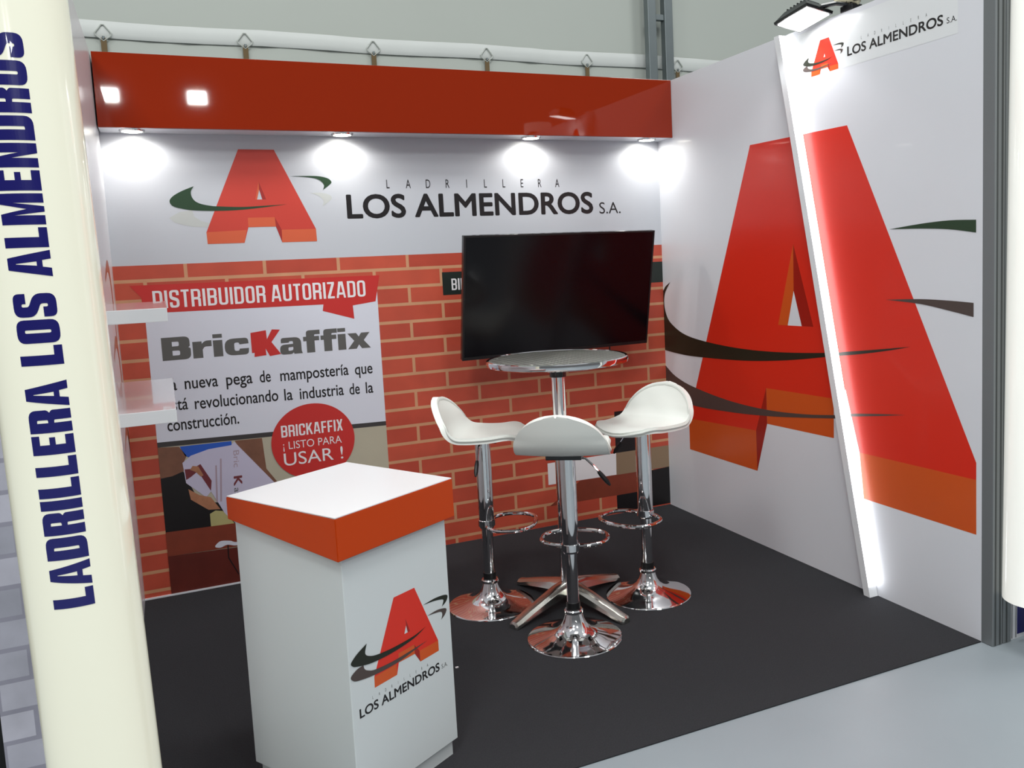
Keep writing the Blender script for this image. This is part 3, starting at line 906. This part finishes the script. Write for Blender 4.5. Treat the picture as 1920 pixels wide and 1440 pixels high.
fo.rotation_euler = (Vector((W - 0.1, -1.30, 1.2)) - Vector(fo.location)).to_track_quat('-Z', 'Y').to_euler()

# ------------------------------------------------------------------ TV
tv = empty('television', (2.101, -0.30, 1.335))
tag(tv, 'large black flat screen television tilted downward on the back wall', 'television')
ty, tp, tr = -0.047, 0.193, -0.006
f_ = Vector((math.sin(ty) * math.cos(tp), math.cos(ty) * math.cos(tp), math.sin(tp)))
r_ = Vector((math.cos(ty), -math.sin(ty), 0))
u_ = r_.cross(f_)
mt = Matrix((r_, f_, u_)).transposed()      # local x right, y away from viewer, z up
TW, TH = 1.106, 0.634
def tvobj(name, bm, m, smooth=False, parent=None):
    o = obj(name, bm, m, parent or tv, smooth)
    if parent is None: o.rotation_euler = mt.to_euler()
    return o
bm = bmesh.new()
add_box(bm, -TW / 2, TW / 2, 0.0, 0.028, -TH / 2, TH / 2, 0.004)
add_box(bm, -TW * 0.36, TW * 0.36, 0.028, 0.062, -TH * 0.42, TH * 0.22, 0.012)
case = tvobj('casing', bm, M['blackmetal'])
bm = bmesh.new()
add_box(bm, -TW / 2 + 0.009, TW / 2 - 0.009, -0.0015, 0.001, -TH / 2 + 0.016, TH / 2 - 0.009)
tvobj('screen', bm, M['screen'])
bm = bmesh.new()
for (x0, x1, a, b2_) in [(-TW / 2, TW / 2, TH / 2 - 0.009, TH / 2), (-TW / 2, TW / 2, -TH / 2, -TH / 2 + 0.016), (-TW / 2, -TW / 2 + 0.009, -TH / 2 + .016, TH / 2 - .009), (TW / 2 - 0.009, TW / 2, -TH / 2 + .016, TH / 2 - .009)]:
    add_box(bm, x0, x1, -0.004, 0.002, a, b2_)
tvobj('bezel', bm, M['black'])
bm = bmesh.new()
add_box(bm, -0.2, 0.2, 0.27, 0.297, -0.11, 0.11, 0.003)
add_box(bm, -0.05, 0.05, 0.05, 0.28, -0.03, 0.03, 0.003)
obj('wall_bracket', bm, M['blackmetal'], tv)
bm = bmesh.new()
add_tube(bm, [(0.345, 0.14, -0.24), (0.348, 0.15, -0.32), (0.352, 0.16, -0.40), (0.347, 0.17, -0.43)], 0.004, 8)
obj('cable', bm, M['black'], tv)

# ------------------------------------------------------------------ bar table
TX, TY = 1.712, -1.072
bt = empty('bar_table', (TX, TY, 0))
tag(bt, 'round aluminium bar table with patterned top among the white stools', 'table')
obj('table_top', lathe([(0, 1.094), (0.286, 1.094), (0.293, 1.091)], 72), M['swirl'], bt, True)
obj('rim', lathe([(0.293, 1.0905), (0.299, 1.095), (0.304, 1.092), (0.306, 1.080), (0.303, 1.070), (0.295, 1.066), (0.0, 1.066)], 72), M['chrome'], bt, True)
obj('collar', lathe([(0, 1.066), (0.075, 1.066), (0.075, 1.058), (0.036, 1.052), (0.036, 1.01), (0.029, 1.008), (0, 1.008)], 32), M['blackmetal'], bt, True)
obj('pole', lathe([(0, 1.012), (0.030, 1.012), (0.030, 0.10), (0.038, 0.095), (0.038, 0.06), (0, 0.06)], 36), M['chrome'], bt, True)
for k, (fx, fy) in enumerate([(1.408, -1.202), (1.824, -1.388), (1.61, -0.719), (2.025, -0.934)]):
    a = math.atan2(fy - TY, fx - TX)
    bm = bmesh.new()
    L = 0.345
    rings = []
    prof = [(0.02, 0.105, 0.055, 0.036), (0.08, 0.098, 0.05, 0.034), (0.16, 0.078, 0.038, 0.031), (0.25, 0.054, 0.022, 0.028), (0.31, 0.036, 0.008, 0.027), (0.338, 0.030, 0.002, 0.025), (L, 0.022, 0.0, 0.018)]
    for (d, zt, zb, hw) in prof:
        rings.append([bm.verts.new(p) for p in [(d, -hw, zb), (d, -hw, zt - 0.014), (d, -hw * 0.6, zt - 0.002), (d, 0, zt), (d, hw * 0.6, zt - 0.002), (d, hw, zt - 0.014), (d, hw, zb)]])
    for A_, B_ in zip(rings, rings[1:]):
        for i in range(7):
            j = (i + 1) % 7
            bm.faces.new((A_[i], A_[j], B_[j], B_[i]))
    bm.faces.new(rings[0]); bm.faces.new(rings[-1][::-1])
    bmesh.ops.rotate(bm, verts=bm.verts, matrix=Matrix.Rotation(a, 3, 'Z'))
    obj('foot', bm, M['castalu'], bt, True)

# ------------------------------------------------------------------ bar stools (local +x = the way the sitter faces)
def seat_shell():
    """curved low-back shell; returns (bm of shell, boundary curve)"""
    key = [(0.215, -0.012), (0.19, 0.0), (0.13, 0.008), (0.05, 0.0), (-0.05, -0.002), (-0.115, 0.007), (-0.158, 0.034), (-0.184, 0.076), (-0.202, 0.122), (-0.214, 0.156)]
    prof = spline(key, 5)
    ss = [0]
    for p, q in zip(prof, prof[1:]): ss.append(ss[-1] + math.hypot(q[0] - p[0], q[1] - p[1]))
    Lt = ss[-1]
    nv = 18
    def hw(s):
        t = s / Lt
        if t < 0.28: w = 0.168 * math.sqrt(max(0, 1 - ((0.28 - t) / 0.28) ** 2.2))
        elif t < 0.62: w = 0.168 + (0.188 - 0.168) * (0.5 - 0.5 * math.cos(PI * (t - 0.28) / 0.34))
        else: w = 0.188 * math.sqrt(max(0, 1 - ((t - 0.62) / 0.38) ** 2.6))
        return max(w, 0.004)
    grid = []
    for (p, s) in zip(prof, ss):
        w = hw(s)
        row = []
        t = s / Lt
        for j in range(nv + 1):
            v = -1 + 2 * j / nv
            y = v * w
            wrap = 0.028 * (y / 0.19) ** 2
            bend = min(1, max(0, (t - 0.55) / 0.25))
            row.append(Vector(((p[0] + 0.012) * 0.9 + wrap * 1.3 * bend, y * 0.96, p[1] + wrap * 0.25 * (1 - bend) * (1 if t > .1 else .3))))
        grid.append(row)
    bm = bmesh.new()
    V = [[bm.verts.new(c) for c in row] for row in grid]
    for a, b_ in zip(V, V[1:]):
        for j in range(nv):
            bm.faces.new((a[j], b_[j], b_[j + 1], a[j + 1]))
    bmesh.ops.recalc_face_normals(bm, faces=bm.faces)
    up = sum((f.normal.z for f in bm.faces))
    if up < 0: bmesh.ops.reverse_faces(bm, faces=bm.faces)
    bm.normal_update()
    bnd = [r[0] for r in grid] + grid[-1][1:-1] + [r[-1] for r in reversed(grid)] + list(reversed(grid[0][1:-1]))
    # thickness
    nrm = {v: v.normal.copy() for v in bm.verts}
    top = list(bm.verts)
    low = {v: bm.verts.new(v.co - nrm[v] * 0.027) for v in top}
    faces = list(bm.faces)
    be = [e for e in bm.edges if len(e.link_faces) == 1]
    for f in faces: bm.faces.new([low[v] for v in reversed(f.verts)])
    for e in be:
        a, b_ = e.verts
        bm.faces.new((a, b_, low[b_], low[a]))
    mids = [tuple(Vector(c)) for c in bnd]
    return bm, mids


def make_stool(seat_z, label):
    st = empty('bar_stool', (0, 0, 0))
    tag(st, label, 'stool', 'white bar stools around the bar table')
    bm, bnd = seat_shell()
    sh = obj('seat', bm, M['leather'], st, True, (0, 0, seat_z))
    clean = [bnd[0]]
    for p in bnd[1:]:
        if (Vector(p) - Vector(clean[-1])).length > 0.006: clean.append(p)
    if (Vector(clean[0]) - Vector(clean[-1])).length < 0.006: clean.pop()
    obj('piping', tube([(p[0], p[1], p[2] - 0.012) for p in clean], 0.0065, 6, True), M['piping'], sh, True)
    sz = seat_z - 0.025
    obj('seat_plate', box(-0.075, 0.075, -0.07, 0.07, sz - 0.016, sz + 0.002, 0.003), M['blackmetal'], st)
    obj('sleeve', lathe([(0, sz - 0.014), (0.034, sz - 0.016), (0.0335, 0.50), (0.033, 0.36), (0.030, 0.352), (0, 0.352)], 36), M['chrome'], st, True)
    obj('piston', lathe([(0, 0.36), (0.0245, 0.36), (0.0245, 0.128), (0.027, 0.126), (0.027, 0.104), (0, 0.104)], 32), M['chrome'], st, True)
    obj('collar', lathe([(0.0, 0.150), (0.028, 0.150), (0.0285, 0.122), (0.0, 0.122)], 32), M['black'], st, True)
    obj('base', lathe([(0, 0.121), (0.034, 0.121), (0.038, 0.116), (0.038, 0.108), (0.034, 0.103), (0.037, 0.094), (0.042, 0.078), (0.052, 0.058), (0.070, 0.041), (0.100, 0.027), (0.140, 0.016), (0.180, 0.008), (0.189, 0.005), (0.191, 0.002), (0.190, 0.0), (0, 0.0)], 72), M['chrome'], st, True)
    # D-shaped foot ring in front of the sleeve
    pts = []
    n = 40
    for k in range(n):
        a = 2 * PI * k / n
        c, s_ = math.cos(a), math.sin(a)
        pts.append((0.112 + 0.105 * math.copysign(abs(c) ** 0.8, c), 0.135 * math.copysign(abs(s_) ** 0.85, s_), 0.375))
    bm = tube(pts, 0.0085, 10, True)
    add_lathe(bm, [(0.0335, 0.39), (0.037, 0.388), (0.037, 0.362), (0.0335, 0.36)], 32)
    obj('foot_ring', bm, M['chrome'], st, True)
    lv = obj('lever', tube([(0, -0.03, sz - 0.02), (0.0, -0.075, sz - 0.026), (0.0, -0.105, sz - 0.055), (0.0, -0.13, sz - 0.085)], 0.0045, 8), M['chrome'], st, True)
    obj('lever_handle', tube([(0, -0.124, sz - 0.078), (0, -0.135, sz - 0.092), (0, -0.158, sz - 0.12), (0, -0.168, sz - 0.134)], [0.007, 0.0095, 0.009, 0.004], 10), M['black'], lv, True)
    return st


aF = math.radians(56)
aL = math.radians(-31)
aR = math.radians(203)
sF = make_stool(0.782, 'white bar stool nearest the counter, its curved back toward the viewer')
sF.location = (1.584, -1.405, 0); sF.rotation_euler = (0, 0, aF)
dup(sF, (1.409, -0.909, -0.0), aL, 'white bar stool on the left of the bar table, below the green sign strip')
dup(sF, (2.066, -1.164, -0.0), aR, 'white bar stool on the right of the bar table, beside the giant red letter')

# ------------------------------------------------------------------ counter (pedestal)
pc = empty('counter', (0.630, -1.897, 0), math.radians(31.21))
tag(pc, 'white pedestal counter with orange top band and company logo on carpet', 'counter')
bw, bd, zb, zt, ch, db, off = 0.406, 0.448, 0.050, 0.867, 0.117, 0.056, 0.011
cw, cdp = 0.457, 0.462
zf = zt - ch


def prism(x, y0, y1, za, zb0, zb1, zt0, zt1):
    """box from y0..y1, bottom zb0 at y0 / zb1 at y1, top zt0 / zt1"""
    bm = bmesh.new()
    v = [bm.verts.new(p) for p in [(-x, y0, zb0), (x, y0, zb0), (x, y1, zb1), (-x, y1, zb1), (-x, y0, zt0), (x, y0, zt0), (x, y1, zt1), (-x, y1, zt1)]]
    fs = [bm.faces.new([v[i] for i in q]) for q in [(0, 3, 2, 1), (4, 5, 6, 7), (0, 1, 5, 4), (1, 2, 6, 5), (2, 3, 7, 6), (3, 0, 4, 7)]]
    return bm


bm = prism(bw / 2, -bd / 2 + off, bd / 2 + off, 0, zb, zb, zf + 0.002, zf + db + 0.002)
bmesh.ops.bevel(bm, geom=list(bm.edges), offset=0.002, segments=1, affect='EDGES')
body = obj('body', bm, M['ped_white'], pc)
bm = prism(bw / 2 - 0.013, -bd / 2 + off + 0.013, bd / 2 + off - 0.013, 0, 0.0, 0.0, zb - 0.001, zb - 0.001)
obj('plinth', bm, M['ped_white'], pc)
bm = prism(cw / 2, -cdp / 2, cdp / 2, 0, zf, zf + db, zt - 0.001, zt + 0.005)
bmesh.ops.bevel(bm, geom=list(bm.edges), offset=0.002, segments=2, affect='EDGES')
obj('top_band', bm, M['orange_s'], pc)
bm = prism(cw / 2 - 0.002, -cdp / 2 + 0.002, cdp / 2 - 0.002, 0, zt - 0.006, zt, zt + 0.0015, zt + 0.0075)
obj('counter_top', bm, M['white_top'], pc)
pr = Print((0, -bd / 2 + off, 0), X, Z, (0, -1, 0), 0.0003)
logo(pr, lambda a, c: (a, c), None, 1)
pr.mesh2d(text_box('LOS ALMENDROS', -0.1785, 0.1410, 0.2945, 0.321, 0.022), M['ink_black'], 1)
pr.mesh2d(text_box('S.A.', 0.1500, 0.1760, 0.2960, 0.3095, 0.0), M['ink_grey'], 1)
spaced_caps(pr, 'LADRILLERA', -0.128, 0.091, 0.3285, 0.3375, M['ink_grey'], 1, 0.0, 0.55)
pr.build('logo_print', pc)

# ------------------------------------------------------------------ shelves on the left wall
for z, lab in [(1.424, 'upper glossy white shelf on left wall, crossing the red poster banner'), (1.139, 'lower glossy white shelf on left wall, over the poster text')]:
    s_ = tag(obj('wall_shelf', box(0.0005, 0.207, -1.80, -0.95, z - 0.038, z, 0.0015), M['white_gloss']), lab, 'shelf', 'shelves on the left wall')

# ------------------------------------------------------------------ illuminated columns
LEAN = (-0.020, 0.012)


def bent_text(text, z0, z1, a0, a1, rad, cx, cy, lean, off=0.0006, **kw):
    """block capitals reading upward, wrapped on a cylinder"""
    v, f = block_text(text, z0, z1, 0, 1, **kw)
    bm = bmesh.new()
    bv = [bm.verts.new((p[0], p[1], 0)) for p in v]
    for t in f:
        try: bm.faces.new([bv[i] for i in t])
        except ValueError: pass
    for k in range(1, 14):
        g = list(bm.verts) + list(bm.edges) + list(bm.faces)
        bmesh.ops.bisect_plane(bm, geom=g, dist=1e-6, plane_co=(0, k / 14, 0), plane_no=(0, 1, 0))
    for q in bm.verts:
        z, t = q.co.x, q.co.y
        a = math.radians(a0 + (a1 - a0) * t)
        q.co = Vector((cx + lean * z + (rad + off) * math.cos(a), cy + (rad + off) * math.sin(a), z))
    bm.normal_update()
    for fc in bm.faces:
        c = fc.calc_center_median()
        if fc.normal.dot(Vector((c.x - cx - lean * c.z, c.y - cy, 0))) < 0: fc.normal_flip()
    bm.faces.layers.int.new('keep')
    return bm


def column(cx, cy, rad, lean, zb_, zt_, n=72):
    bm = bmesh.new()
    rings = []
    zs = [zb_ + (zt_ - zb_) * k / 12 for k in range(13)]
    for z in zs:
        rings.append([bm.verts.new((cx + lean * z + rad * math.cos(2 * PI * i / n), cy + rad * math.sin(2 * PI * i / n), z)) for i in range(n)])
    for a, b_ in zip(rings, rings[1:]):
        for i in range(n):
            j = (i + 1) % n
            bm.faces.new((a[i], a[j], b_[j], b_[i]))
    bm.faces.new(rings[0][::-1]); bm.faces.new(rings[-1])
    return bm


lc = empty('light_column', (0, 0, 0))
tag(lc, 'tall ivory light column with navy vertical lettering at the front left', 'column')
obj('column_shell', column(0.006, -2.36, 0.11, -0.020, 0.03, 2.45), M['column'], lc, True)
obj('lettering', bent_text('LADRILLERA LOS ALMENDROS', 0.843, 1.985, -74, -113.5, 0.11, 0.006, -2.36, -0.020, w=0.52, s=0.225, t=0.2, gap=0.06, space=0.30), M['navy'], lc)
obj('column_base', lathe([(0, 0.0), (0.12, 0.0), (0.12, 0.03), (0, 0.03)], 48, (0.006, -2.36, -0.004)), M['alu'], lc, True)

rc = empty('light_column', (0, 0, 0))
tag(rc, 'white light column without lettering beside the grey aluminium uprights', 'column')
obj('column_shell', column(2.997, -2.37, 0.11, 0.012, 0.196, 2.6), M['column_w'], rc, True)
obj('column_base', lathe([(0, 0.0), (0.014, 0.0), (0.014, 0.2), (0, 0.2)], 24, (3.075, -2.30, -0.004)), M['alu'], rc, True)

# ------------------------------------------------------------------ neighbouring stands
nb = tag(obj('stone_panel', box(-0.305, -0.055, -1.72, -1.70, -0.004, 2.3), M['stone']), 'stone print panel of the next stand left of ivory column', 'panel')
tag(obj('dark_panel', box(-1.6, -0.306, -1.35, -1.33, -0.004, 2.3), M['black']), 'black panel of the next stand at lower left corner', 'panel')
bm = box(3.004, 4.2, -2.262, -2.25, -0.004, 0.9)
npn = tag(obj('banner_panel', bm, M['panel_l']), 'white and navy panel of the next stand under the white column', 'panel')
pr = Print((0, -2.262, 0), X, Z, (0, -1, 0))
pr.poly([(3.042, 0.012), (4.15, 0.012), (4.15, 0.86), (3.042, 0.86)], M['navy_flat'], 1)
pr.poly([(3.034, 0.0), (3.0375, 0.0), (3.0375, 0.9), (3.034, 0.9)], M['ink_greyline'], 1)
pr.poly([(3.013, 0.0), (3.0165, 0.0), (3.0165, 0.9), (3.013, 0.9)], M['ink_greyline'], 1)
pr.build('navy_print', npn)

# ------------------------------------------------------------------ hall wall: hem, clips, steel upright
bm = bmesh.new()
n = 60
rows = []
random.seed(5)
for k in range(n + 1):
    x = -1.2 + 6.2 * k / n
    wv = 0.006 * math.sin(x * 9) + 0.004 * math.sin(x * 23 + 1)
    rows.append([bm.verts.new((x, 1.194 - abs(wv) - d, z + 0.004 * math.sin(x * 5 + z))) for z, d in [(2.966, 0.0), (2.945, 0.006), (2.925, 0.008), (2.90, 0.007), (2.880, 0.004), (2.872, 0.0)]])
for a, b_ in zip(rows, rows[1:]):
    for i in range(5):
        bm.faces.new((a[i], b_[i], b_[i + 1], a[i + 1]))
hem = obj('hem', bm, M['hem'], wall_hall, True)

hooks = [(0.016, 'first from the left, over the ivory column side'), (0.771, 'second from the left, above the orange header'), (1.541, 'third from the left, above the orange header'),
         (2.303, 'fourth from the left, above the orange header'), (3.053, 'fifth from the left, just before the steel upright'), (3.802, 'rightmost, past the steel upright')]
first = None
for x, lab in hooks:
    L = 'tarpaulin clip on the white hem, ' + lab
    if first is None:
        first = empty('tarpaulin_clip', (x, 1.176, 2.90))
        tag(first, L, 'clip', 'tarpaulin clips on the hem')
        obj('clip_ring', tube([(0, 0, -0.046), (-0.038, 0, -0.018), (-0.042, 0, -0.004), (-0.006, 0, 0.042), (0.006, 0, 0.042), (0.042, 0, -0.004), (0.038, 0, -0.018)], 0.0045, 8, True), M['clip'], first, True)
        obj('strap', box(-0.015, 0.015, -0.002, 0.004, -0.30, -0.03, 0.001), M['strap'], first)
        obj('pin', lathe([(0, -0.008), (0.007, -0.008), (0.007, 0.008), (0, 0.008)], 12, (0, -0.004, -0.03)), M['steel'], first)
    else:
        dup(first, (x, 1.176, 2.90), 0, L)

up_ = empty('steel_upright', (3.603, 1.1, 0))
tag(up_, 'grey steel ladder upright standing behind the stand by the tarpaulin', 'post')
for x in (-0.103, 0.035):
    obj('rail', box(x, x + 0.068, -0.03, 0.03, 0.0, 5.0, 0.004), M['steel'], up_)
for z in (0.9, 2.05, 3.19, 4.3):
    obj('crossbar', box(-0.035, 0.035, -0.02, 0.02, z, z + 0.04, 0.003), M['steel'], up_)

# tiny scrap on the carpet
bm = bmesh.new()
add_box(bm, -0.006, 0.006, -0.004, 0.004, 0, 0.004, 0.001)
s_ = obj('paper_scrap', bm, M['ink_white'], None, False, (1.085, -1.42, 0.0))
tag(s_, 'tiny white paper scrap on the carpet beside the counter', 'scrap')
